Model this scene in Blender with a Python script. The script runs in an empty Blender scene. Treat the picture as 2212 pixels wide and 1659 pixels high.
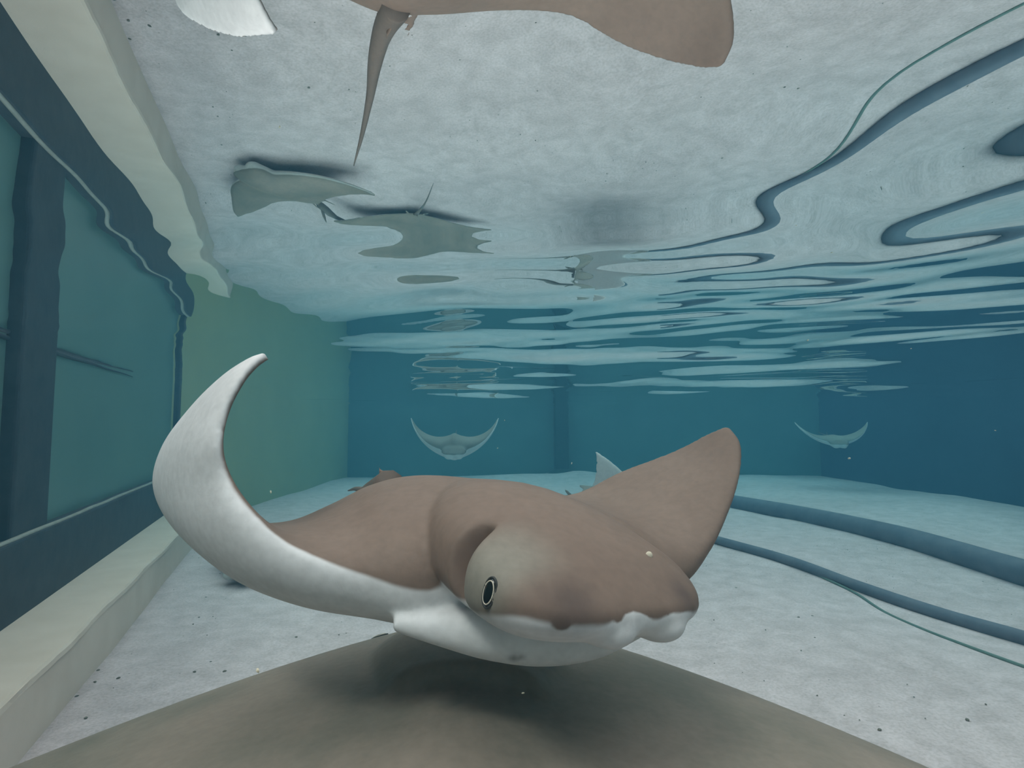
import bpy, bmesh, math, random
import numpy as np
from mathutils import Vector, Matrix
from mathutils.kdtree import KDTree
from mathutils.bvhtree import BVHTree

scene = bpy.context.scene
col = scene.collection
random.seed(4)
rng = np.random.default_rng(11)

# ------------------------------------------------------------------ camera
F = 1250.0                      # focal length in pixels of the 2212 px wide frame
HC, ZS = 0.55, 0.75             # eye height above the sand, water level
PITCH = math.atan(90.5 / F)
cam_d = bpy.data.cameras.new('camera')
cam_d.sensor_width = 36.0
cam_d.lens = 36.0 * F / 2212.0
cam_d.clip_start = 0.01
cam = bpy.data.objects.new('camera', cam_d)
cam.location = (0, 0, HC)
cam.rotation_euler = (math.pi / 2 + PITCH, 0, 0)
col.objects.link(cam)
scene.camera = cam

# ------------------------------------------------------------------ world, lamps, exposure
world = bpy.data.worlds.new('hall')
scene.world = world
world.use_nodes = True
bgn = world.node_tree.nodes['Background']
bgn.inputs[0].default_value = (1.0, 0.94, 0.925, 1)
bgn.inputs[1].default_value = 1.3

def area_lamp(name, loc, sx, sy, power, colour):
    d = bpy.data.lights.new(name, 'AREA')
    d.shape = 'RECTANGLE'; d.size = sx; d.size_y = sy
    d.energy = power; d.color = colour
    o = bpy.data.objects.new(name, d)
    o.location = loc
    col.objects.link(o)
    return o
# the hall's overhead lighting, behind and above the camera end of the pool
area_lamp('ceiling_lamp_offscreen', (-1.5, -1.6, 3.7), 0.9, 0.9, 60, (1.0, 0.94, 0.87))

scene.view_settings.view_transform = 'Standard'
scene.view_settings.look = 'None'
scene.view_settings.gamma = 1.0
scene.view_settings.use_curve_mapping = False
scene.view_settings.exposure = 0.42
cy = scene.cycles
cy.use_denoising = True
cy.max_bounces = 6
cy.diffuse_bounces = 2
cy.glossy_bounces = 3
cy.transparent_max_bounces = 8
cy.volume_bounces = 0
cy.adaptive_threshold = 0.08
cy.caustics_reflective = True

# ------------------------------------------------------------------ helpers
def P(px, py, Y):
    """a point at distance Y in front of the camera"""
    u = (px - 1106.0) / F
    v = -(py - 829.5) / F
    c, s = math.cos(PITCH), math.sin(PITCH)
    d = Vector((u, c - v * s, s + v * c))
    return Vector((0, 0, HC)) + d * (Y / d.y)

def PZ(px, py, z):
    """a point at height z"""
    u = (px - 1106.0) / F
    v = -(py - 829.5) / F
    c, s = math.cos(PITCH), math.sin(PITCH)
    d = Vector((u, c - v * s, s + v * c))
    return Vector((0, 0, HC)) + d * ((z - HC) / d.z)

def tag(o, label=None, cat=None, group=None, kind=None):
    if label: o['label'] = label
    if cat: o['category'] = cat
    if group: o['group'] = group
    if kind: o['kind'] = kind
    return o

def link(name, me, mat=None, parent=None, smooth=True):
    o = bpy.data.objects.new(name, me)
    col.objects.link(o)
    if mat is not None and not me.materials:
        me.materials.append(mat)
    if smooth:
        me.polygons.foreach_set('use_smooth', [True] * len(me.polygons))
    if parent is not None:
        o.parent = parent
        o.matrix_parent_inverse = parent.matrix_world.inverted()
    return o

def mesh_from(verts, faces, name='m'):
    me = bpy.data.meshes.new(name)
    me.from_pydata([tuple(v) for v in verts], [], faces)
    me.validate(); me.update()
    return me

def box_mesh(name, pts8):
    f = [(0, 3, 2, 1), (4, 5, 6, 7), (0, 1, 5, 4), (1, 2, 6, 5), (2, 3, 7, 6), (3, 0, 4, 7)]
    return mesh_from(pts8, f, name)

def wall_box(name, a, b, z0, z1, thick, mat, side=1):
    """vertical slab from a to b (plan points); it thickens to the left of a->b when side is 1"""
    a = Vector((a[0], a[1], 0)); b = Vector((b[0], b[1], 0))
    d = (b - a).normalized(); n = Vector((-d.y, d.x, 0)) * thick * side
    q = [a, b, b + n, a + n]
    pts = [p + Vector((0, 0, z0)) for p in q] + [p + Vector((0, 0, z1)) for p in q]
    me = box_mesh(name, pts)
    bm = bmesh.new(); bm.from_mesh(me); bmesh.ops.recalc_face_normals(bm, faces=bm.faces); bm.to_mesh(me); bm.free()
    return me

def bevel(me, w, seg=2):
    bm = bmesh.new(); bm.from_mesh(me)
    bmesh.ops.bevel(bm, geom=list(bm.edges), offset=w, segments=seg, affect='EDGES', profile=0.5)
    bmesh.ops.recalc_face_normals(bm, faces=bm.faces)
    bm.to_mesh(me); bm.free()
    return me

def catmull(pts, n):
    """resample a list of equal-length vectors to n samples along a Catmull-Rom spline"""
    p = np.array(pts, float)
    m = len(p)
    ext = np.vstack([2 * p[0] - p[1], p, 2 * p[-1] - p[-2]])
    t = np.linspace(0, m - 1, n)
    i = np.clip(t.astype(int), 0, m - 2); u = (t - i)[:, None]
    a, b, c, d = ext[i], ext[i + 1], ext[i + 2], ext[i + 3]
    return 0.5 * (2 * b + (c - a) * u + (2 * a - 5 * b + 4 * c - d) * u ** 2 + (3 * b - a - 3 * c + d) * u ** 3)

def tube(path, radii, seg=10, n=40):
    """verts and faces of a tapering tube along a spline"""
    q = catmull([list(p) + [r] for p, r in zip(path, radii)], n)
    vs, fs = [], []
    for i in range(n):
        p = Vector(q[i, :3]); r = max(q[i, 3], 0.0004)
        t = Vector(q[min(i + 1, n - 1), :3]) - Vector(q[max(i - 1, 0), :3])
        t.normalize()
        up = Vector((0, 0, 1)) if abs(t.z) < 0.9 else Vector((1, 0, 0))
        s = t.cross(up).normalized(); w = s.cross(t)
        for k in range(seg):
            a = 2 * math.pi * k / seg
            vs.append(p + s * (r * math.cos(a)) + w * (r * math.sin(a)))
    for i in range(n - 1):
        for k in range(seg):
            fs.append((i * seg + k, i * seg + (k + 1) % seg, (i + 1) * seg + (k + 1) % seg, (i + 1) * seg + k))
    fs.append(tuple(range(seg - 1, -1, -1)))
    fs.append(tuple((n - 1) * seg + k for k in range(seg)))
    return vs, fs

def ellipsoid(c, ax, seg=20, rings=12):
    """ax: three axis vectors (with length)"""
    vs, fs = [], []
    for i in range(rings + 1):
        th = math.pi * i / rings
        for k in range(seg):
            a = 2 * math.pi * k / seg
            vs.append(c + ax[0] * (math.sin(th) * math.cos(a)) + ax[1] * (math.sin(th) * math.sin(a)) + ax[2] * math.cos(th))
    for i in range(rings):
        for k in range(seg):
            fs.append((i * seg + k, (i + 1) * seg + k, (i + 1) * seg + (k + 1) % seg, i * seg + (k + 1) % seg))
    return vs, fs

# ------------------------------------------------------------------ materials
class NT:
    def __init__(self, name):
        self.m = bpy.data.materials.new(name); self.m.use_nodes = True
        self.t = self.m.node_tree; self.t.nodes.clear()
        self.out = self.n('ShaderNodeOutputMaterial')
    def n(self, kind, **kw):
        nd = self.t.nodes.new(kind)
        for k, v in kw.items(): setattr(nd, k, v)
        return nd
    def l(self, a, b): self.t.links.new(a, b)
    def noise(self, scale, detail=4, rough=0.55, vec=None, dist=0.0):
        nd = self.n('ShaderNodeTexNoise')
        nd.inputs['Scale'].default_value = scale; nd.inputs['Detail'].default_value = detail
        nd.inputs['Roughness'].default_value = rough; nd.inputs['Distortion'].default_value = dist
        if vec is not None: self.l(vec, nd.inputs['Vector'])
        return nd
    def coords(self, scale=(1, 1, 1)):
        tc = self.n('ShaderNodeTexCoord'); mp = self.n('ShaderNodeMapping')
        mp.inputs['Scale'].default_value = scale
        self.l(tc.outputs['Object'], mp.inputs['Vector'])
        return mp.outputs['Vector']
    def ramp(self, fac, stops):
        r = self.n('ShaderNodeValToRGB')
        el = r.color_ramp.elements
        el[0].position, el[0].color = stops[0][0], (*stops[0][1], 1)
        el[1].position, el[1].color = stops[-1][0], (*stops[-1][1], 1)
        for p, c in stops[1:-1]:
            e = el.new(p); e.color = (*c, 1)
        self.l(fac, r.inputs['Fac'])
        return r
    def mix(self, fac, a, b):
        m = self.n('ShaderNodeMix', data_type='RGBA')
        for src, sock in ((fac, m.inputs[0]), (a, m.inputs[6]), (b, m.inputs[7])):
            if hasattr(src, 'is_linked'): self.l(src, sock)
            elif isinstance(src, tuple): sock.default_value = (*src, 1)
            else: sock.default_value = src
        return m.outputs[2]
    def bsdf(self, colour, rough=0.6, spec=0.3, bump=None, strength=0.2, distance=0.01, metallic=0.0):
        b = self.n('ShaderNodeBsdfPrincipled')
        if isinstance(colour, tuple): b.inputs['Base Color'].default_value = (*colour, 1)
        else: self.l(colour, b.inputs['Base Color'])
        b.inputs['Roughness'].default_value = rough
        b.inputs['Specular IOR Level'].default_value = spec
        b.inputs['Metallic'].default_value = metallic
        if bump is not None:
            bp = self.n('ShaderNodeBump')
            bp.inputs['Strength'].default_value = strength; bp.inputs['Distance'].default_value = distance
            self.l(bump, bp.inputs['Height']); self.l(bp.outputs[0], b.inputs['Normal'])
        self.l(b.outputs[0], self.out.inputs['Surface'])
        return b

def simple(name, c0, c1, scale=6, rough=0.6, spec=0.3, stretch=(1, 1, 1), bump=0.15):
    t = NT(name); v = t.coords(stretch)
    nz = t.noise(scale, 5, 0.6, v)
    r = t.ramp(nz.outputs[0], [(0.3, c0), (0.7, c1)])
    t.bsdf(r.outputs[0], rough, spec, nz.outputs[0], bump, 0.01)
    return t.m

def mat_sand():
    t = NT('sand'); v = t.coords()
    big = t.noise(1.3, 4, 0.55, v)
    fine = t.noise(160, 3, 0.6, v)
    mid = t.noise(14, 5, 0.6, v, 0.4)
    base = t.ramp(big.outputs[0], [(0.3, (0.68, 0.54, 0.54)), (0.72, (0.79, 0.635, 0.64))])
    m2 = t.ramp(mid.outputs[0], [(0.35, (0.80, 0.80, 0.79)), (0.65, (1, 1, 1))])
    f2 = t.ramp(fine.outputs[0], [(0.32, (0.80, 0.79, 0.77)), (0.6, (1, 1, 1))])
    mu = t.n('ShaderNodeMix', data_type='RGBA', blend_type='MULTIPLY'); mu.inputs[0].default_value = 1
    t.l(base.outputs[0], mu.inputs[6]); t.l(m2.outputs[0], mu.inputs[7])
    mv = t.n('ShaderNodeMix', data_type='RGBA', blend_type='MULTIPLY'); mv.inputs[0].default_value = 1
    t.l(mu.outputs[2], mv.inputs[6]); t.l(f2.outputs[0], mv.inputs[7])
    add = t.n('ShaderNodeMath', operation='ADD')
    t.l(mid.outputs[0], add.inputs[0]); t.l(fine.outputs[0], add.inputs[1])
    t.bsdf(mv.outputs[2], 0.95, 0.05, add.outputs[0], 0.25, 0.01)
    return t.m

def mat_ray(name, brown, brown2, white, face=(0.27, 0.26, 0.22), rough=0.5):
    """attribute pig: R dorsal pigment, G grey face, B dark marks"""
    t = NT(name)
    at = t.n('ShaderNodeAttribute', attribute_name='pig')
    sp = t.n('ShaderNodeSeparateColor'); t.l(at.outputs['Color'], sp.inputs[0])
    v = t.coords()
    n1 = t.noise(7, 4, 0.55, v); n2 = t.noise(120, 3, 0.6, v); n3 = t.noise(30, 4, 0.6, v)
    br = t.ramp(n1.outputs[0], [(0.35, brown), (0.68, brown2)])
    wh = t.ramp(n1.outputs[0], [(0.3, tuple(c * 0.9 for c in white)), (0.7, white)])
    # the border between back and belly is slightly ragged
    ad = t.n('ShaderNodeMath', operation='MULTIPLY_ADD'); ad.inputs[1].default_value = 0.2; ad.inputs[2].default_value = -0.1
    t.l(n3.outputs[0], ad.inputs[0])
    s2 = t.n('ShaderNodeMath', operation='ADD'); t.l(sp.outputs[0], s2.inputs[0]); t.l(ad.outputs[0], s2.inputs[1])
    mr = t.n('ShaderNodeMapRange', interpolation_type='SMOOTHSTEP')
    mr.inputs[1].default_value = 0.25; mr.inputs[2].default_value = 0.75
    t.l(s2.outputs[0], mr.inputs[0])
    c = t.mix(mr.outputs[0], wh.outputs[0], br.outputs[0])
    c = t.mix(sp.outputs[1], c, face)
    c = t.mix(sp.outputs[2], c, (0.035, 0.03, 0.035))
    gr = t.ramp(n2.outputs[0], [(0.3, (0.88, 0.88, 0.88)), (0.65, (1, 1, 1))])
    mu = t.n('ShaderNodeMix', data_type='RGBA', blend_type='MULTIPLY'); mu.inputs[0].default_value = 1
    t.l(c, mu.inputs[6]); t.l(gr.outputs[0], mu.inputs[7])
    t.bsdf(mu.outputs[2], rough, 0.12, n2.outputs[0], 0.06, 0.004)
    return t.m

def mat_water():
    t = NT('water')
    fr = t.n('ShaderNodeFresnel'); fr.inputs[0].default_value = 1.333
    tr = t.n('ShaderNodeBsdfTransparent'); gl = t.n('ShaderNodeBsdfGlossy')
    gl.inputs['Roughness'].default_value = 0.0
    gl.inputs['Color'].default_value = (1, 1, 1, 1)
    mx = t.n('ShaderNodeMixShader')
    t.l(fr.outputs[0], mx.inputs[0]); t.l(tr.outputs[0], mx.inputs[1]); t.l(gl.outputs[0], mx.inputs[2])
    t.l(mx.outputs[0], t.out.inputs['Surface'])
    vs = t.n('ShaderNodeVolumeScatter')
    vs.inputs['Color'].default_value = (0.20, 0.66, 1.0, 1)
    vs.inputs['Density'].default_value = 0.105
    vs.inputs['Anisotropy'].default_value = 0.2
    va = t.n('ShaderNodeVolumeAbsorption')
    va.inputs['Color'].default_value = (0.0, 0.80, 0.97, 1)
    va.inputs['Density'].default_value = 0.24
    ad = t.n('ShaderNodeAddShader')
    t.l(vs.outputs[0], ad.inputs[0]); t.l(va.outputs[0], ad.inputs[1])
    t.l(ad.outputs[0], t.out.inputs['Volume'])
    return t.m

M = {}
M['sand'] = mat_sand()
M['water'] = mat_water()
M['green'] = simple('green_wall', (0.38, 0.40, 0.23), (0.44, 0.46, 0.27), 3, 0.7)
M['blue'] = simple('blue_wall', (0.10, 0.19, 0.18), (0.13, 0.23, 0.22), 3, 0.7)
M['cream'] = simple('cream_bounce_wall', (0.82, 0.78, 0.72), (0.88, 0.84, 0.79), 4, 0.8)
M['navy'] = simple('navy_wall', (0.025, 0.05, 0.10), (0.035, 0.07, 0.12), 3, 0.6)
M['pane'] = simple('tinted_acrylic', (0.13, 0.24, 0.22), (0.16, 0.28, 0.25), 2, 0.35, 0.3, bump=0.0)
M['frame'] = simple('dark_frame', (0.035, 0.045, 0.055), (0.06, 0.07, 0.08), 20, 0.6)
M['rim'] = simple('pale_sealant', (0.30, 0.30, 0.26), (0.40, 0.40, 0.36), 30, 0.7)
M['curb_top'] = simple('curb_cream', (0.72, 0.56, 0.46), (0.82, 0.65, 0.55), 8, 0.85)
M['curb_face'] = M['curb_top']
M['pipe'] = simple('grey_pipe', (0.10, 0.115, 0.15), (0.16, 0.175, 0.21), 14, 0.6)
M['cable'] = simple('green_cable', (0.10, 0.16, 0.13), (0.15, 0.21, 0.18), 30, 0.6)
M['dark'] = simple('dark_debris', (0.13, 0.115, 0.09), (0.22, 0.19, 0.15), 60, 0.9)
M['flake'] = simple('pale_flake', (0.60, 0.52, 0.36), (0.78, 0.72, 0.60), 60, 0.7)
M['post'] = simple('standpipe_green', (0.012, 0.035, 0.03), (0.02, 0.05, 0.042), 10, 0.7)
M['rayA'] = mat_ray('ray_brown', (0.205, 0.148, 0.118), (0.245, 0.178, 0.142), (0.83, 0.83, 0.84))
M['rayB'] = mat_ray('ray_olive', (0.20, 0.18, 0.145), (0.31, 0.25, 0.205), (0.72, 0.70, 0.66))
M['rayC'] = mat_ray('ray_pale', (0.24, 0.22, 0.19), (0.30, 0.27, 0.23), (0.80, 0.80, 0.78))
M['eye'] = simple('eye_black', (0.006, 0.007, 0.007), (0.014, 0.016, 0.014), 40, 0.12, 0.5, bump=0.0)
M['iris'] = simple('eye_iris', (0.55, 0.50, 0.40), (0.70, 0.65, 0.55), 80, 0.4, bump=0.0)
M['lid'] = simple('eye_lid', (0.03, 0.035, 0.035), (0.06, 0.06, 0.055), 80, 0.5, bump=0.0)

# ------------------------------------------------------------------ the pool
def plan(v): return (v.x, v.y)
XB, YN = 3.35, -0.45
# left kerb: two lines read off the sand and the kerb's upper edge
kb0, kb1 = PZ(40, 1659, 0), PZ(425, 1174, 0)
kd = (kb1 - kb0).normalized()
best = None
for k in range(5, 200):                       # kerb height: the face must stand upright
    z = k * 0.001
    q0, q1 = PZ(0, 1532, z), PZ(386, 1164, z)
    off = abs((q1 - kb0).cross(kd).z) + abs((q0 - kb0).cross(kd).z)
    if best is None or off < best[0]: best = (off, z)
KZ = best[1]
kn = Vector((-kd.y, kd.x, 0))                  # to the left of the kerb, out of the pool
# rail foot on the kerb top
r0, r1 = PZ(0, 1364, KZ), PZ(350, 1120, KZ)
rw = ((r0 - kb0).dot(kn) + (r1 - kb0).dot(kn)) / 2
best = None
for k in range(1, 400):
    z = KZ + k * 0.001
    q0, q1 = PZ(0, 1185, z), PZ(335, 1060, z)
    off = abs((q0 - kb0).dot(kn) - rw) + abs((q1 - kb0).dot(kn) - rw)
    if best is None or off < best[0]: best = (off, z)
RZ = best[1]
# green wall foot
g1 = PZ(750, 1030, 0)
lo, hi = 0.0, 9.0
for _ in range(60):
    m = (lo + hi) / 2; q = kb0 + kd * m + kn * rw
    if q.y < 0.05 or 1106 + F * q.x / q.y < 400: lo = m
    else: hi = m
g0 = kb0 + kd * lo + kn * rw; g0.z = 0
gd = (g1 - g0).normalized()
print('kerb height', KZ, 'rail set back', rw, 'rail top', RZ, 'kerb dir', kd, 'green', g0, g1)
def kpt(t, off): return kb0 + kd * t + kn * off
# where kerb offset lines meet the green wall line
def hit_green(off):
    a = kpt(0, off)
    # a + kd*t = g0 + gd*s
    den = kd.x * gd.y - kd.y * gd.x
    d = g0 - a
    return (d.x * gd.y - d.y * gd.x) / den
YB = g1.y
TOP = ZS + 0.22

# floor
nx, ny = 210, 240
xs = np.linspace(-7.0, 5.2, nx); ys = np.linspace(YN - 0.2, YB + 0.6, ny)
X, Y = np.meshgrid(xs, ys)
Zf = np.zeros_like(X)
for k in range(26):
    lam = rng.uniform(0.35, 1.6); a = rng.uniform(0, math.pi * 2); ph = rng.uniform(0, 6.28)
    Zf += 0.0014 * lam * np.sin((X * math.cos(a) + Y * math.sin(a)) * 2 * math.pi / lam + ph)
# low drifts against the far wall
for (cx, cy_, h, w) in ((0.1, YB - 0.3, 0.05, 0.5), (0.75, YB - 0.25, 0.06, 0.35), (2.5, YB - 0.5, 0.03, 0.7), (XB - .2, 4.0, 0.03, 0.8)):
    Zf += h * np.exp(-((X - cx) ** 2 + (Y - cy_) ** 2) / w ** 2)
verts = np.stack([X.ravel(), Y.ravel(), Zf.ravel()], 1)
idx = np.arange(nx * ny).reshape(ny, nx)
fc = np.stack([idx[:-1, :-1], idx[:-1, 1:], idx[1:, 1:], idx[1:, :-1]], -1).reshape(-1, 4)
fl = link('floor', mesh_from(verts, fc.tolist(), 'floor'), M['sand'])
tag(fl, 'pale grey sand covering the pool bottom', 'sand', kind='structure')
def floor_z(x, y):
    i = int(np.clip(np.searchsorted(xs, x), 1, nx - 1)); j = int(np.clip(np.searchsorted(ys, y), 1, ny - 1))
    return float(Zf[j, i])

# walls
T0 = -1.9
tg_base, tg_rail = hit_green(0), hit_green(rw)
w = link('wall_back', wall_box('wall_back', (g1.x - 0.05, YB), (XB + 0.2, YB), -0.1, TOP, 0.2, M['blue']), M['blue'], smooth=False)
tag(w, 'hazy teal wall across the far end of the pool', 'wall', kind='structure')
w = link('wall_right', wall_box('wall_right', (XB, YB + 0.2), (XB, YN), -0.1, TOP, 0.2, M['navy']), M['navy'], smooth=False)
tag(w, 'dark navy wall along the right side of the pool', 'wall', kind='structure')
gs = g0 - gd * 0.6
w = link('wall_left_far', wall_box('wall_left_far', plan(gs), plan(g1 + gd * 0.02), -0.1, TOP, 0.2, M['green']), M['green'], smooth=False)
tag(w, 'plain sage green wall beyond the end of the window', 'wall', kind='structure')
w = link('wall_front_bounce', wall_box('wall_front_bounce', (XB + .2, YN), (-7, YN), -0.1, TOP, 0.2, M['cream']), M['cream'], smooth=False)  # unseen wall, set close and pale to bounce fill light onto the rays
tag(w, 'unseen cream pool wall set close behind the camera to bounce light', 'wall', kind='structure')

# kerb (trim) with top and face in the same cream
a, b = kpt(T0, 0), kpt(tg_base + 0.15, 0)
me = wall_box('trim_1', plan(a), plan(b), -0.1, KZ, rw + 0.5, M['curb_face'])
for p in me.polygons: p.material_index = 0
kerb = link('trim_1', me, M['curb_face'], smooth=False)
tag(kerb, 'long cream concrete kerb running along the foot of the window', 'kerb', kind='structure')
n_k = 220                                              # a cream coping with a softly worn edge
vs, fs = [], []
for i in range(n_k + 1):
    t = T0 + (tg_base + 0.12 - T0) * i / n_k
    jit = 0.0025 * math.sin(i * 0.31) + random.uniform(-0.0008, 0.0008)
    prof = [(-0.003 + jit, KZ - 0.010), (-0.002 + jit, KZ - 0.001), (0.002 + jit, KZ + 0.004), (rw + 0.05, KZ + 0.004)]
    for o_, z_ in prof: vs.append(kpt(t, o_) + Vector((0, 0, z_)))
for i in range(n_k):
    for k in range(3): fs.append((i * 4 + k, (i + 1) * 4 + k, (i + 1) * 4 + k + 1, i * 4 + k + 1))
cop = link('coping', mesh_from(vs, fs, 'coping'), M['curb_top'], kerb, smooth=False)

# the window: rail, sealant rim, panes, posts
win = bpy.data.objects.new('window_1', None); col.objects.link(win)
tag(win, 'viewing window of tinted panes with dark frame along the left side', 'window', kind='structure')
a, b = kpt(T0, rw), kpt(tg_rail + 0.05, rw)
link('bottom_rail', bevel(wall_box('rail', plan(a), plan(b), KZ - 0.01, RZ, 0.12, None), 0.006), M['frame'], win, smooth=False)
path = [kpt(T0 + (tg_rail - T0) * i / 40, rw + 0.012) + Vector((0, 0, RZ + random.uniform(-.001, .002))) for i in range(41)]
v_, f_ = tube(path, [0.006] * 41, 6, 120)
link('sealant_bead', mesh_from(v_, f_), M['rim'], win)
# post positions along the rail, found from where they stand in the view
def rail_t(px, py):
    q = PZ(px, py, RZ)
    return (q - kb0).dot(kd)
def along(px):
    lo, hi = -2.0, tg_rail + 1
    c, s = math.cos(PITCH), math.sin(PITCH)
    for _ in range(60):
        m = (lo + hi) / 2
        q = kpt(m, rw + 0.03)
        x = 1106 + F * q.x / max(q.y * c, 0.02)
        if q.y < 0.02 or x < px: lo = m
        else: hi = m
    return (lo + hi) / 2
tp = [along(20), along(100)]
tq = [tg_rail - 0.10, tg_rail + 0.02]
print('posts', tp, tq)
posts = [(tp[0], tp[1]), (tq[0], tq[1])]
for (ta, tb) in posts:
    a, b = kpt(ta, rw + 0.015), kpt(tb, rw + 0.015)
    link('post', bevel(wall_box('post', plan(a), plan(b), RZ - 0.02, TOP, 0.06, None), 0.008, 3), M['frame'], win, smooth=False)
for (ta, tb) in ((T0, tp[0] + .02), (tp[1] - .02, tq[0] + .02)):
    a, b = kpt(ta, rw + 0.045), kpt(tb, rw + 0.045)
    link('pane', wall_box('pane', plan(a), plan(b), RZ - 0.05, TOP, 0.04, None), M['pane'], win, smooth=False)

# dark scum line where the water meets the panes
t_end = along(290)
pth = [kpt(T0 + (t_end - T0) * i / 60, rw + 0.043) + Vector((0, 0, ZS - 0.006 + 0.001 * math.sin(i * 0.9))) for i in range(61)]
v_, f_ = tube(pth, [0.0055] * 50 + [0.005, 0.0046, 0.0042, 0.0038, 0.0034, 0.003, 0.0026, 0.0022, 0.0018, 0.0014, 0.001], 8, 160)
link('waterline_seam', mesh_from(v_, f_), M['frame'], win)

# standpipe by the far wall
sp_x = P(1212, 900, YB - 0.12)
sroot = bpy.data.objects.new('standpipe', None); sroot.location = (sp_x.x, YB - 0.13, 0); col.objects.link(sroot)
tag(sroot, 'dark green standpipe rising from the sand at the far wall', 'pipe')
bpy.context.view_layer.update()
me = bevel(box_mesh('b', [(sp_x.x + dx, YB - 0.13 + dy, z) for z in (-0.02, 0.90) for dx, dy in ((-.075, -.07), (.075, -.07), (.075, .10), (-.075, .10))]), 0.02, 3)
link('shaft', me, M['post'], sroot, smooth=False)
v_, f_ = tube([(sp_x.x, YB - 0.15, z) for z in (-0.02, 0.02, 0.07, 0.10)], [0.16, 0.16, 0.13, 0.08], 18, 16)
link('foot', mesh_from(v_, f_), M['post'], sroot)

# pipes lying in the sand on the right
def floor_pipe(name, pix, r, mat, sink=0.35):
    path = []
    for (px, py) in pix:
        q = PZ(px, py, r * (1 - sink))
        path.append(Vector((q.x, q.y, floor_z(q.x, q.y) + r * (1 - sink))))
    v_, f_ = tube(path, [r] * len(path), 16, 90)
    return link(name, mesh_from(v_, f_), mat)
p1 = floor_pipe('pipe', ((1440, 1062), (1520, 1075), (1590, 1087), (1750, 1116), (1950, 1165), (2212, 1236), (2600, 1345)), 0.05, M['pipe'])
tag(p1, 'thick grey pipe half sunk in the sand near the navy wall', 'pipe')
p2 = floor_pipe('pipe', ((1350, 1108), (1545, 1168), (1700, 1212), (1850, 1258), (2030, 1313), (2212, 1370), (2600, 1495)), 0.019, M['pipe'], 0.2)
tag(p2, 'slim grey pipe lying on the sand beside a thin cable', 'pipe')
p3 = floor_pipe('cable', ((1720, 1222), (1790, 1250), (1850, 1275), (1910, 1312), (1990, 1352), (2080, 1390), (2212, 1443), (2500, 1550)), 0.0045, M['cable'], 0.2)
tag(p3, 'thin green cable trailing over the sand next to the slim pipe', 'cable')

# ------------------------------------------------------------------ water body
gx = np.concatenate([np.arange(-7.3, -1.2, 0.03), np.arange(-1.2, 1.3, 0.012), np.linspace(1.3, XB + 0.04, 90)])
gy = np.concatenate([np.linspace(YN - 0.04, 1.59, 205), np.linspace(1.6, YB + 0.04, 200)])
GX, GY = np.meshgrid(gx, gy)
H = np.zeros_like(GX)
rw_ = np.random.default_rng(5)
# swell running across the pool, stronger on the right and further out
calm = 1 / (1 + np.exp(-(GX - 0.28 + 0.35 * (GY - 0.45)) * 8.0))
out = 1 / (1 + np.exp(-(GY - 1.3) * 3.0))
wx = GX + 0.05 * np.sin(GY * 5.1 + 1.0) + 0.03 * np.sin(GX * 7.7 + GY * 3.1)
wy = GY + 0.05 * np.sin(GX * 4.3 + 2.0) + 0.03 * np.sin(GY * 8.3 - GX * 2.7)
HA = np.zeros_like(GX); HB = np.zeros_like(GX)
for k in range(26):
    longw = k < 14
    lam = float(np.exp(rw_.uniform(math.log(0.25), math.log(1.2)))) if longw else float(np.exp(rw_.uniform(math.log(0.085), math.log(0.2))))
    a = rw_.normal(math.radians(85), math.radians(26)) if longw else rw_.normal(math.radians(62), math.radians(22))
    A = (0.0075 if longw else 0.0060) * lam / (2 * math.pi)
    w_ = A * np.sin((wx * math.cos(a) + wy * math.sin(a)) * 2 * math.pi / lam + rw_.uniform(0, 6.28))
    if longw: HA += w_
    else: HB += w_
H = ZS + HA * (0.45 + 1.1 * calm) * (0.8 + 1.3 * out) + HB * (0.12 + 0.5 / (1 + np.exp(-(GY - 0.48) * 14)) + 1.5 * calm) * (1 - 0.75 * out)
nyw, nxw = GX.shape
verts = np.stack([GX.ravel(), GY.ravel(), H.ravel()], 1)
idx = np.arange(nxw * nyw).reshape(nyw, nxw)
top = np.stack([idx[:-1, :-1], idx[:-1, 1:], idx[1:, 1:], idx[1:, :-1]], -1).reshape(-1, 4).tolist()
n0 = len(verts)
bz = -0.25
ring = list(idx[0, :]) + list(idx[1:, -1]) + list(idx[-1, -2::-1]) + list(idx[-2:0:-1, 0])
low = [(verts[i][0], verts[i][1], bz) for i in ring]
verts = np.vstack([verts, np.array(low)])
m = len(ring)
side = [(int(ring[i]), int(n0 + i), int(n0 + (i + 1) % m), int(ring[(i + 1) % m])) for i in range(m)]
bot = [tuple(n0 + i for i in range(m - 1, -1, -1))]
me = bpy.data.meshes.new('water')
me.from_pydata(verts.tolist(), [], top + side + bot); me.update()
wat = link('water', me, M['water'])
sm = np.zeros(len(me.polygons), bool); sm[:len(top)] = True
me.polygons.foreach_set('use_smooth', sm)
tag(wat, 'clear blue green water with a rippled mirror surface filling the pool', 'water', kind='stuff')

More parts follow.
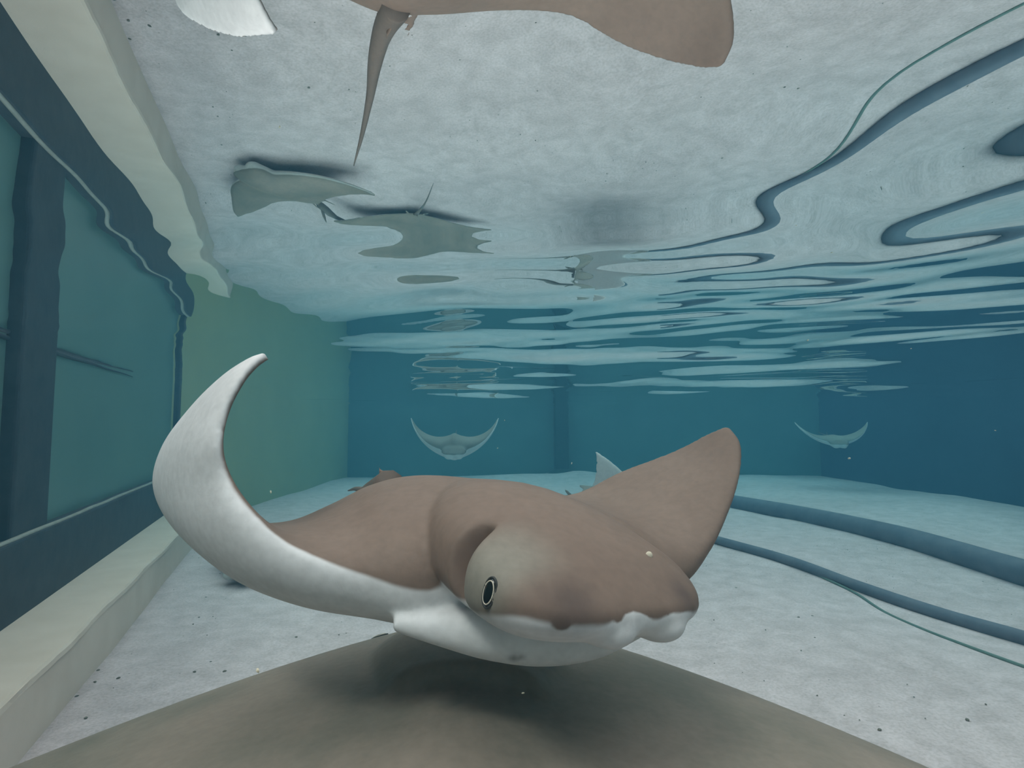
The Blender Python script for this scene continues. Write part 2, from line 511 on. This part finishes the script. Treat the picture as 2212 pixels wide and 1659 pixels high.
# ------------------------------------------------------------------ rays
def wing_loft(L, Tq, tu, tb, nsec=90, nc=26, sgn=1):
    """body and wings: sections from one tip to the other between leading edge L and trailing edge T"""
    S = catmull([list(a) + list(b) + [c, d] for a, b, c, d in zip(L, Tq, tu, tb)], nsec)
    Lp, Tp = S[:, :3], S[:, 3:6]; up, dn = np.maximum(S[:, 6], .0022), np.maximum(S[:, 7], .0022)
    span = np.gradient((Lp + Tp) / 2, axis=0); ch = Tp - Lp
    N = np.cross(span, ch) * sgn
    N /= np.linalg.norm(N, axis=1)[:, None] + 1e-9
    for _ in range(4):                                  # even out the normals
        N[1:-1] = (N[:-2] + 2 * N[1:-1] + N[2:]) / 4
    N /= np.linalg.norm(N, axis=1)[:, None] + 1e-9
    c = (1 - np.cos(np.linspace(0, math.pi, nc))) / 2
    pf = c ** 0.5 * (1 - c) ** 0.95; pf /= pf.max(); rim = 0.0024 * np.clip(np.sin(np.linspace(0, math.pi, nc)), 0, 1) ** 0.35
    V, Q, fs = [], [], []
    nr = 2 * nc - 2
    for i in range(nsec):
        for k in range(nc):                             # top, leading to trailing
            V.append(Lp[i] + ch[i] * c[k] + N[i] * (up[i] * pf[k] + rim[k] * min(1, .4 + up[i] / .006))); Q.append(np.linalg.norm(ch[i]) * c[k] + up[i] * pf[k])
        for k in range(nc - 2, 0, -1):                  # bottom, back again
            V.append(Lp[i] + ch[i] * c[k] - N[i] * (dn[i] * pf[k] + rim[k] * min(1, .4 + up[i] / .006))); Q.append(-np.linalg.norm(ch[i]) * c[k] - dn[i] * pf[k])
    for i in range(nsec - 1):
        for k in range(nr):
            fs.append((i * nr + k, i * nr + (k + 1) % nr, (i + 1) * nr + (k + 1) % nr, (i + 1) * nr + k))
    fs.append(tuple(range(nr - 1, -1, -1))); fs.append(tuple((nsec - 1) * nr + k for k in range(nr)))
    return V, fs, Q

def head_loft(C, l, a, u, st, seg=36, n=26):
    """st: (forward, half width, top, bottom) stations; returns verts, faces and pigment coordinate"""
    S = catmull(st, n)
    V, Q, fs = [], [], []
    for t, w, zt, zb in S:
        w = max(w, .001)
        for k in range(seg):
            an = 2 * math.pi * k / seg
            ca, sa = math.cos(an), math.sin(an)
            e = 0.82
            X_ = math.copysign(abs(ca) ** e, ca) * w
            Z_ = math.copysign(abs(sa) ** e, sa) * (zt if sa > 0 else zb)
            V.append(C + a * t + l * X_ + u * Z_)
            Q.append(Z_)
    for i in range(n - 1):
        for k in range(seg):
            fs.append((i * seg + k, i * seg + (k + 1) % seg, (i + 1) * seg + (k + 1) % seg, (i + 1) * seg + k))
    fs.append(tuple(range(seg - 1, -1, -1))); fs.append(tuple((n - 1) * seg + k for k in range(seg)))
    return V, fs, Q

def fuse(parts, voxel, smooth=6):
    """parts: (verts, faces). One continuous skin around all of them."""
    vs, fs = [], []
    for v, f in parts:
        o = len(vs); vs += [tuple(p) for p in v]; fs += [tuple(i + o for i in q) for q in f]
    me = mesh_from(vs, fs, 'tmp')
    bm = bmesh.new(); bm.from_mesh(me); bmesh.ops.recalc_face_normals(bm, faces=bm.faces); bm.to_mesh(me); bm.free()
    ob = bpy.data.objects.new('tmp', me); col.objects.link(ob)
    r = ob.modifiers.new('r', 'REMESH'); r.mode = 'VOXEL'; r.voxel_size = voxel
    s = ob.modifiers.new('s', 'SMOOTH'); s.factor = 0.5; s.iterations = smooth
    dg = bpy.context.evaluated_depsgraph_get()
    out = bpy.data.meshes.new_from_object(ob.evaluated_get(dg))
    bpy.data.objects.remove(ob); bpy.data.meshes.remove(me)
    return out

def smoothstep(x, a, b):
    t = np.clip((x - a) / (b - a), 0, 1); return t * t * (3 - 2 * t)

def paint(me, samples, qv, edge, soft):
    """dorsal pigment from the nearest loft samples"""
    kd_ = KDTree(len(samples))
    for i, p in enumerate(samples): kd_.insert(p, i)
    kd_.balance()
    n = len(me.vertices); R = np.zeros(n)
    for i, v in enumerate(me.vertices):
        s = w = 0.0
        for co, j, d in kd_.find_n(v.co, 4):
            k = 1 / (d + 1e-4); s += qv[j] * k; w += k
        R[i] = s / w
    ed = np.zeros(len(me.edges) * 2, int); me.edges.foreach_get('vertices', ed); ed = ed.reshape(-1, 2)
    deg = np.bincount(ed.ravel(), minlength=n)
    for _ in range(6):
        acc = np.zeros(n); np.add.at(acc, ed[:, 0], R[ed[:, 1]]); np.add.at(acc, ed[:, 1], R[ed[:, 0]])
        R = 0.4 * R + 0.6 * acc / np.maximum(deg, 1)
    return smoothstep(R, edge - soft, edge + soft)

def set_pig(me, R, G, B):
    at = me.color_attributes.new('pig', 'FLOAT_COLOR', 'POINT')
    arr = np.stack([R, G, B, np.ones_like(R)], 1).astype(np.float32).ravel()
    at.data.foreach_set('color', arr)

def append_mesh(me, v, f, pig):
    """join extra closed geometry (the tail whip) into the body mesh"""
    bm = bmesh.new(); bm.from_mesh(me)
    lay = bm.verts.layers.float_color['pig']
    nv = []
    for p in v:
        b = bm.verts.new(p); b[lay] = (*pig, 1); nv.append(b)
    for q in f:
        try: bm.faces.new([nv[i] for i in q])
        except ValueError: pass
    bmesh.ops.recalc_face_normals(bm, faces=bm.faces)
    bm.to_mesh(me); bm.free()

def fin_part(base0, base1, tip, thick, n=10):
    """a thin swept fin blade between a base line and a tip"""
    vs, fs = [], []
    side = (base1 - base0).cross(tip - base0).normalized() * thick
    for i in range(n + 1):
        t = i / n
        a = base0.lerp(tip, t); b = base1.lerp(tip, t)
        b = b + (b - a) * 0.12 * math.sin(t * math.pi)
        k = max(1 - t, 0.12); mid = a.lerp(b, 0.35)
        vs += [a, mid + side * k, b, mid - side * k]
    for i in range(n):
        for k in range(4):
            fs.append((i * 4 + k, i * 4 + (k + 1) % 4, (i + 1) * 4 + (k + 1) % 4, (i + 1) * 4 + k))
    fs.append((3, 2, 1, 0)); fs.append(tuple(n * 4 + k for k in range(4)))
    return vs, fs

def make_eye(parent, p, nrm, upv, rx, ry):
    """eyeball, pale iris ring and dark lid ring as parts of the ray"""
    nrm = nrm.normalized(); s = upv.cross(nrm).normalized(); w = nrm.cross(s)
    v_, f_ = ellipsoid(p, (s * rx, w * ry, nrm * (rx * 0.45)))
    e = link('eye', mesh_from(v_, f_), M['eye'], parent)
    def ringm(k, r, lift):
        path = [p + nrm * lift + s * (rx * k * math.cos(q)) + w * (ry * k * math.sin(q)) for q in np.linspace(0, 2 * math.pi, 33)]
        return mesh_from(*tube(path, [r] * 33, 6, 64))
    link('iris_ring', ringm(0.82, rx * 0.09, rx * 0.24), M['iris'], e)
    link('eyelid', ringm(1.06, rx * 0.17, 0.0), M['lid'], e)
    return e

# ---- the ray gliding up to the lens
K = 1.083
LE = [(578, 769, .440), (552, 787, .430), (522, 823, .420), (490, 885, .412), (476, 960, .405), (492, 1030, .405),
      (540, 1110, .395), (610, 1185, .390), (700, 1236, .390), (800, 1272, .395), (920, 1305, .40), (1150, 1290, .43),
      (1380, 1262, .445), (1480, 1250, .46), (1535, 1185, .485), (1572, 1110, .515), (1597, 1030, .54), (1600, 960, .565), (1577, 925, .585)]
TE = [(574, 767, .444), (535, 782, .452), (482, 815, .468), (415, 880, .490), (352, 965, .515), (333, 1050, .535),
      (375, 1120, .55), (480, 1150, .56), (610, 1138, .57), (710, 1098, .575), (790, 1060, .575), (840, 1050, .575),
      (930, 1060, .585), (1080, 1075, .60), (1230, 1070, .615), (1340, 1020, .62), (1450, 978, .615), (1530, 938, .60), (1568, 922, .590)]
TU = [.002, .0025, .003, .004, .005, .007, .010, .014, .020, .030, .046, .056, .046, .028, .013, .009, .006, .004, .002]
TB = [.002, .003, .004, .006, .009, .014, .022, .031, .038, .042, .042, .040, .034, .024, .015, .009, .006, .004, .002]
Lw = [P(x, y, d * K) for x, y, d in LE]; Tw = [P(x, y, d * K) for x, y, d in TE]
Vw, Fw, Qw = wing_loft(Lw, Tw, TU, TB, 110, 28)
ctr = Vector(Vw[55 * 54 + 10])
if Vector(Vw[55 * 54 + 10]).z < Vector(Vw[55 * 54 + 44]).z:
    Vw, Fw, Qw = wing_loft(Lw, Tw, TU, TB, 110, 28, -1)
e1, e2 = P(1030, 1275, .335 * K), P(1450, 1255, .425 * K)
HCt = (e1 + e2) / 2; hw = (e2 - e1).length / 2
hl = (e2 - e1).normalized()
tail_root = P(838, 1045, .575 * K)
ha = HCt - tail_root
ha = (ha - hl * ha.dot(hl)).normalized()
hu = hl.cross(ha); hu = hu if hu.z > 0 else -hu
print('head', HCt, 'half width', hw, 'axis', ha, 'up', hu)
ST = [(-.17, hw * .55, .035, .035), (-.11, hw * .84, .046, .044), (-.05, hw * .97, .044, .040), (0, hw, .034, .034),
      (.022, hw * .95, .026, .028), (.038, hw * .84, .017, .020), (.049, hw * .66, .009, .012), (.054, hw * .40, .004, .006)]
Vh, Fh, Qh = head_loft(HCt, hl, ha, hu, ST)
lobes = []
for s in (-.12, .40):
    lobes.append(ellipsoid(HCt + ha * .032 + hl * (s * hw) - hu * .010, (hl * (hw * .24), ha * .024, hu * .015)))
jaw = tube([P(x, y, d * K) for x, y, d in ((850, 1345, .400), (950, 1356, .402), (1060, 1368, .405), (1170, 1372, .410), (1280, 1366, .412), (1390, 1340, .412))],
           [.006, .0125, .0185, .0215, .0185, .010], 20, 40)
fins = [fin_part(P(850, 1040, .565 * K), P(824, 1052, .585 * K), P(812, 996, .595 * K), .004),
        fin_part(P(905, 1065, .57 * K), P(850, 1060, .575 * K), P(868, 1065, .64 * K), .004),
        fin_part(P(790, 1070, .56 * K), P(835, 1060, .575 * K), P(790, 1078, .62 * K), .004)]
body = fuse([(Vw, Fw), (Vh, Fh)] + lobes + [jaw] + fins, 0.0025, 8)
nb = len(body.vertices)
samples = [Vector(v) for v in Vw] + [Vector(v) for v in Vh]
qv = [q + (0.03 if i // 54 > 66 else 0.009 * float(np.clip((46 - i // 54) / 14, 0, 1))) for i, q in enumerate(Qw)]
for i, z in enumerate(Qh):
    t = (Vector(Vh[i]) - HCt).dot(ha)
    qv.append(z * 1.2 + 0.012 + 0.022 * float(np.clip((0.035 - t) / .05, 0, 1)))
for l_ in lobes + [jaw]:
    samples += [Vector(v) for v in l_[0]]; qv += [-0.04] * len(l_[0])
for f_ in fins:
    samples += [Vector(v) for v in f_[0]]; qv += [0.04] * len(f_[0])
R = paint(body, samples, qv, 0.010, 0.008)
co = np.zeros(nb * 3); body.vertices.foreach_get('co', co); co = co.reshape(-1, 3)
bvh = BVHTree.FromPolygons([v.co for v in body.vertices], [tuple(p.vertices) for p in body.polygons])
def hit(px, py):
    d = (P(px, py, 1.0) - Vector((0, 0, HC))).normalized()
    h = bvh.ray_cast(Vector((0, 0, HC)), d)
    return h[0], h[1]
G = np.zeros(nb); B = np.zeros(nb)
eye_p, eye_n = hit(1055, 1280)
spi_p, spi_n = hit(988, 1215)
fx_p, _ = hit(1030, 1275)
def field(p, r, power=2.0):
    return np.exp(-(np.linalg.norm(co - np.array(p), axis=1) / r) ** power)
if fx_p:
    d = co - np.array(fx_p)
    al = d @ np.array(hl); az = d @ np.array(hu); aa = d @ np.array(ha)
    G = np.maximum(G, 0.85 * R * np.exp(-((aa / .026) ** 4 + (az / .038) ** 4 + (al / .045) ** 4)))
for (px, py, r, k) in ((1235, 1300, .016, .50), (1216, 1338, .009, .45), (1250, 1318, .012, .45), (1478, 1285, .012, .45),
                       (1190, 1290, .014, .25), (1110, 1422, .004, .6), (1125, 1420, .003, .5)):
    q, _ = hit(px, py)
    if q: B = np.maximum(B, k * field(q, r))
for (px, py, r) in ((1215, 1338, .0075), (1335, 1326, .0055)):
    q, _ = hit(px, py)
    if q: R = np.maximum(R, field(q, r, 4))
if spi_p:
    d = co - np.array(spi_p)
    vert = np.array(hu) * .9 + np.array(ha) * -.15; vert /= np.linalg.norm(vert)
    hor = np.cross(vert, np.array(spi_n)); hor /= np.linalg.norm(hor)
    e = (d @ hor / .0085) ** 2 + (d @ vert / .024) ** 2 + (d @ np.array(spi_n) / .03) ** 2
    dent = np.exp(-e ** 1.6)
    co -= np.array(spi_n)[None] * (dent * .030)[:, None]
    body.vertices.foreach_set('co', co.ravel())
set_pig(body, R, G, B)
tail = [P(840, 1050, .56 * K), P(812, 1058, .61 * K), P(796, 1062, .68 * K), P(786, 1060, .78 * K), P(768, 1056, .92 * K), P(752, 1060, 1.07 * K)]
v_, f_ = tube(tail, [.017, .013, .010, .006, .0035, .0012], 10, 60)
append_mesh(body, v_, f_, (0.85, 0.25, 0.35))
ray = link('cownose_ray', body, M['rayA'])
tag(ray, 'brown cownose ray with one wing curled up showing its white underside', 'ray')
bpy.context.view_layer.update()
if eye_p: make_eye(ray, eye_p - eye_n * .001, eye_n, hu, .0048, .0085)
q, qn = hit(1478, 1280)
far_side = HCt + hl * hw * .98
h2 = bvh.find_nearest(far_side)
make_eye(ray, h2[0] - h2[1] * .001, h2[1], hu, .0048, .0085)
q, qn = hit(1402, 1200)
if q:
    v_, f_ = ellipsoid(q, (Vector((.0026, 0, 0)), Vector((0, .0012, 0)), Vector((0, 0, .0030))), 10, 6)
    sk = link('skin_spot', mesh_from(v_, f_), M['flake'], ray)
    sk['label'] = 'small white spot on the snout'

# ---- a ray of any pose: nose towards -Y of its own frame, span along X
def generic_ray(half, bendL, bendR, powL=1.3, powR=1.3, thick=1.0, voxel=0.006, tail_len=0.9, tail_bend=0.0, droop=0.0, sweep=(0.10, 0.52, 2.6), lead=-0.40):
    n = 21
    L, T_, tu, tb = [], [], [], []
    s_ = np.linspace(-1, 1, n)
    def arc(side, bend, p):
        m = 60; x = z = 0.0; out = [(0, 0, 0)]
        for i in range(m):
            s = (i + .5) / m
            ph = bend * s ** p - droop * (1 - s) * s
            x += math.cos(ph) / m; z += math.sin(ph) / m
            out.append(((i + 1) / m, x * side, z))
        return np.array(out)
    aL, aR = arc(-1, bendL, powL), arc(1, bendR, powR)
    for s in s_:
        A = aL if s < 0 else aR
        k = abs(s)
        x = np.interp(k, A[:, 0], A[:, 1]); z = np.interp(k, A[:, 0], A[:, 2])
        yl = lead + sweep[0] * k + sweep[1] * k ** sweep[2]
        yt = 0.44 - 0.36 * k ** 0.9 + 0.17 * k ** 3 + 0.8 * max(sweep[0] - .10, 0) * k
        if k > .97: yl = yt - 0.02
        tk = (0.004 / half) + 0.135 * thick * max(1 - k, 0) ** 1.7
        L.append((x * half, yl * half, z * half)); T_.append((x * half, yt * half, z * half))
        tu.append(tk * half); tb.append(tk * half * 0.95)
    V, Fc, Q = wing_loft(L, T_, tu, tb, 70, 20)
    if V[35 * 38 + 8][2] < V[35 * 38 + 30][2]:
        V, Fc, Q = wing_loft(L, T_, tu, tb, 70, 20, -1)
    C = Vector((0, -0.40 * half, 0.0)); l = Vector((1, 0, 0)); a = Vector((0, -1, -0.12)).normalized(); u = l.cross(a)
    u = u if u.z > 0 else -u
    hw_ = 0.215 * half; q = half
    st = [(-.40 * q, hw_ * .6, .08 * q, .08 * q), (-.2 * q, hw_ * .95, .115 * q, .11 * q), (0, hw_, .09 * q, .11 * q),
          (.07 * q, hw_ * .94, .06 * q, .10 * q), (.125 * q, hw_ * .78, .03 * q, .07 * q), (.155 * q, hw_ * .45, .01 * q, .03 * q)]
    V2, F2, Q2 = head_loft(C, l, a, u, st)
    lb = [ellipsoid(C + a * (.085 * q) + l * (s * hw_ * .4) - u * (.055 * q), (l * hw_ * .38, a * (.09 * q), u * (.05 * q))) for s in (-1, 1)]
    fn = [fin_part(Vector((0, .40, .02)) * q, Vector((0, .50, .02)) * q, Vector((0, .56, .14)) * q, .012 * q)]
    fn += [fin_part(Vector((s * .04, .38, -.01)) * q, Vector((s * .14, .38, -.01)) * q, Vector((s * .15, .58, -.02)) * q, .012 * q) for s in (-1, 1)]
    me = fuse([(V, Fc), (V2, F2)] + lb + fn, voxel, 5)
    sm_ = [Vector(v) for v in V] + [Vector(v) for v in V2]; qq = list(Q) + [z + .006 for z in Q2]
    for l_ in lb: sm_ += l_[0]; qq += [-.04] * len(l_[0])
    for l_ in fn: sm_ += l_[0]; qq += [.04] * len(l_[0])
    R_ = paint(me, sm_, qq, 0.004, 0.008)
    n_ = len(me.vertices)
    set_pig(me, R_, np.zeros(n_), np.zeros(n_))
    tl = [Vector((math.sin(tail_bend * t) * t * tail_len, .42 + tail_len * t, .01 - .05 * t)) * q for t in (0, .12, .3, .55, .8, 1.0)]
    v2, f2 = tube(tl, [.035 * q, .026 * q, .017 * q, .010 * q, .006 * q, .002 * q], 8, 36)
    append_mesh(me, v2, f2, (0.9, 0.2, 0.4))
    return me, (C, l, a, u, hw_)

def put_ray(gen, loc, heading, pitch=0.0, roll=0.0, mat=None, label=None, eyes=True, group=None):
    me, (C, l, a, u, hw_) = gen
    o = link('cownose_ray', me, mat)
    tag(o, label, 'ray', group)
    if eyes:
        b = BVHTree.FromPolygons([v.co for v in me.vertices], [tuple(p.vertices) for p in me.polygons])
        for s in (-1, 1):
            h = b.find_nearest(C + l * (s * hw_ * 1.0) + a * (hw_ * .15) + u * (hw_ * .08))
            make_eye(o, h[0], h[1], u, hw_ * .055, hw_ * .09)
    o.rotation_euler = (pitch, roll, heading)
    o.location = loc
    return o

# the ray passing under the lens, heading away
big = generic_ray(0.56, -0.24, -0.26, 1.2, 1.2, 0.75, 0.005, 0.9, sweep=(0.30, 0.66, 1.9), lead=-0.64)
put_ray(big, (-0.04, 0.50, HC - 0.272), math.radians(180), math.radians(5), 0, M['rayB'],
        'large dark olive ray gliding just below the curled brown ray')
# the pale ray swimming in from the far wall
far = generic_ray(0.40, 1.15, 1.15, 1.2, 1.2, 1.7, 0.007, 0.9)
c = P(982, 962, 4.3)
put_ray(far, c, math.radians(4), math.radians(14), 0, M['rayC'], 'pale hazy ray swimming head on before the far teal wall')
# the ghostly one by the navy wall
ghost = generic_ray(0.34, 1.0, 1.0, 1.2, 1.2, 0.9, 0.007, 0.9)
c = P(1800, 950, 5.0)
put_ray(ghost, c, math.radians(-12), math.radians(10), 0, M['rayC'], 'faint dim ray swimming beside the dark navy wall')
# the ray behind with one pale wing lifted
lift = generic_ray(0.34, 1.35, 0.1, 0.9, 1.1, 1.0, 0.006, 1.0)
c = P(1312, 1075, 2.5)
put_ray(lift, c, math.radians(90), 0, 0, M['rayC'], 'ray behind the curled brown ray lifting one pale pointed wing')
# rays resting further back on the sand
rest = generic_ray(0.36, 0.12, 0.12, 1.2, 1.2, 0.9, 0.006, 1.0)
for i, (px, py, z, hd, lb_) in enumerate(((880, 1160, .06, 200, 'olive ray resting flat on sand, mirrored in rippled surface above teal wall'),
                                          (600, 1205, .06, 335, 'olive ray resting flat on sand near the sage green wall'))):
    c = PZ(px, py, z)
    me = rest[0] if i == 0 else rest[0].copy()
    put_ray((me, rest[1]), c, math.radians(hd), 0, 0, M['rayB'], lb_, eyes=False)

# ------------------------------------------------------------------ small things
def lump(r, seed):
    rr = random.Random(seed)
    v_, f_ = ellipsoid(Vector((0, 0, 0)), (Vector((r, 0, 0)), Vector((0, r * .7, 0)), Vector((0, 0, r * .45))), 8, 5)
    v_ = [p * rr.uniform(.75, 1.2) for p in v_]
    return mesh_from(v_, f_)
lumps = [lump(1.0, i) for i in range(4)]
for me in lumps: me.materials.append(M['dark'])
spots = [(212, 1450), (205, 1478), (165, 1510), (455, 1432), (485, 1452), (420, 1455), (475, 1240), (445, 1290), (430, 1335), (460, 1333),
         (417, 1350), (560, 1360), (640, 1374), (185, 1560), (255, 1470), (1725, 1340), (1755, 1335), (1900, 1575), (2130, 1530), (2090, 1560), (1590, 1276)]
for i, (px, py) in enumerate(spots):
    q = PZ(px, py, 0.0)
    o = bpy.data.objects.new('sand_debris', lumps[i % 4]); col.objects.link(o)
    s = random.uniform(.0025, .005)
    o.scale = (s, s, s); o.rotation_euler = (0, 0, random.uniform(0, 6.28))
    o.location = (q.x, q.y, floor_z(q.x, q.y) + s * .2)
    tag(o, 'small dark crumb of debris lying on the pale sand', 'debris', 'debris crumbs scattered on the sand')
# finer grit: too small to pick apart
vs, fs = [], []
for i in range(900):
    x, y = random.uniform(-1.6, 2.6), random.uniform(.35, 3.5)
    s = random.uniform(.0008, .0024); z = floor_z(x, y)
    o = len(vs)
    an = random.uniform(0, 6.28)
    ca, sa = math.cos(an) * s, math.sin(an) * s
    vs += [(x + ca, y + sa, z), (x - sa, y + ca, z), (x - ca, y - sa, z), (x + sa, y - ca, z), (x, y, z + s)]
    fs += [(o, o + 1, o + 4), (o + 1, o + 2, o + 4), (o + 2, o + 3, o + 4), (o + 3, o, o + 4)]
gr = link('grit', mesh_from(vs, fs), M['dark'], smooth=False)
tag(gr, 'fine dark grit sprinkled over the pale sand', 'grit', kind='stuff')
# drifting flakes
flm = [lump(1.0, 20 + i) for i in range(3)]
for me in flm: me.materials.append(M['flake'])
FL = ((585, 1063, .95, .005, 'pale flake drifting in front of the sage green wall'),
      (557, 1449, .30, .0022, 'orange tinged flake drifting over the edge of the large olive ray'),
      (1130, 1497, .40, .0018, 'tiny flake hanging between the two nearest rays'),
      (35, 430, .55, .0018, 'bright flake drifting in front of the window post'),
      (330, 200, .5, .0014, 'flake drifting under the mirrored kerb'),
      (848, 205, .5, .0014, 'flake drifting under the mirrored tail of the brown ray'),
      (1745, 735, 1.1, .004, 'flake drifting where the teal and navy walls meet'),
      (1968, 753, 1.0, .003, 'flake drifting high before the navy wall'),
      (1835, 990, 1.3, .006, 'larger flake drifting below the faint ray by the navy wall'),
      (1090, 908, 1.6, .004, 'flake drifting beside the wing tip of the head on ray'),
      (1235, 1001, 1.8, .006, 'larger flake drifting before the dark standpipe'),
      (1075, 968, 1.8, .004, 'flake drifting under the wing of the head on ray'),
      (1720, 487, .5, .0012, 'speck drifting just under the rippled surface'),
      (2150, 930, 1.2, .003, 'flake drifting low before the navy wall above the thick pipe'))
for i, (px, py, Y_, s, lab) in enumerate(FL):
    o = bpy.data.objects.new('drifting_flake', flm[i % 3]); col.objects.link(o)
    s *= 0.6; o.scale = (s, s * .8, s * .9); o.location = P(px, py, Y_)
    o.rotation_euler = (random.uniform(0, 3), random.uniform(0, 3), random.uniform(0, 3))
    tag(o, lab, 'flake', 'flakes adrift in the water')
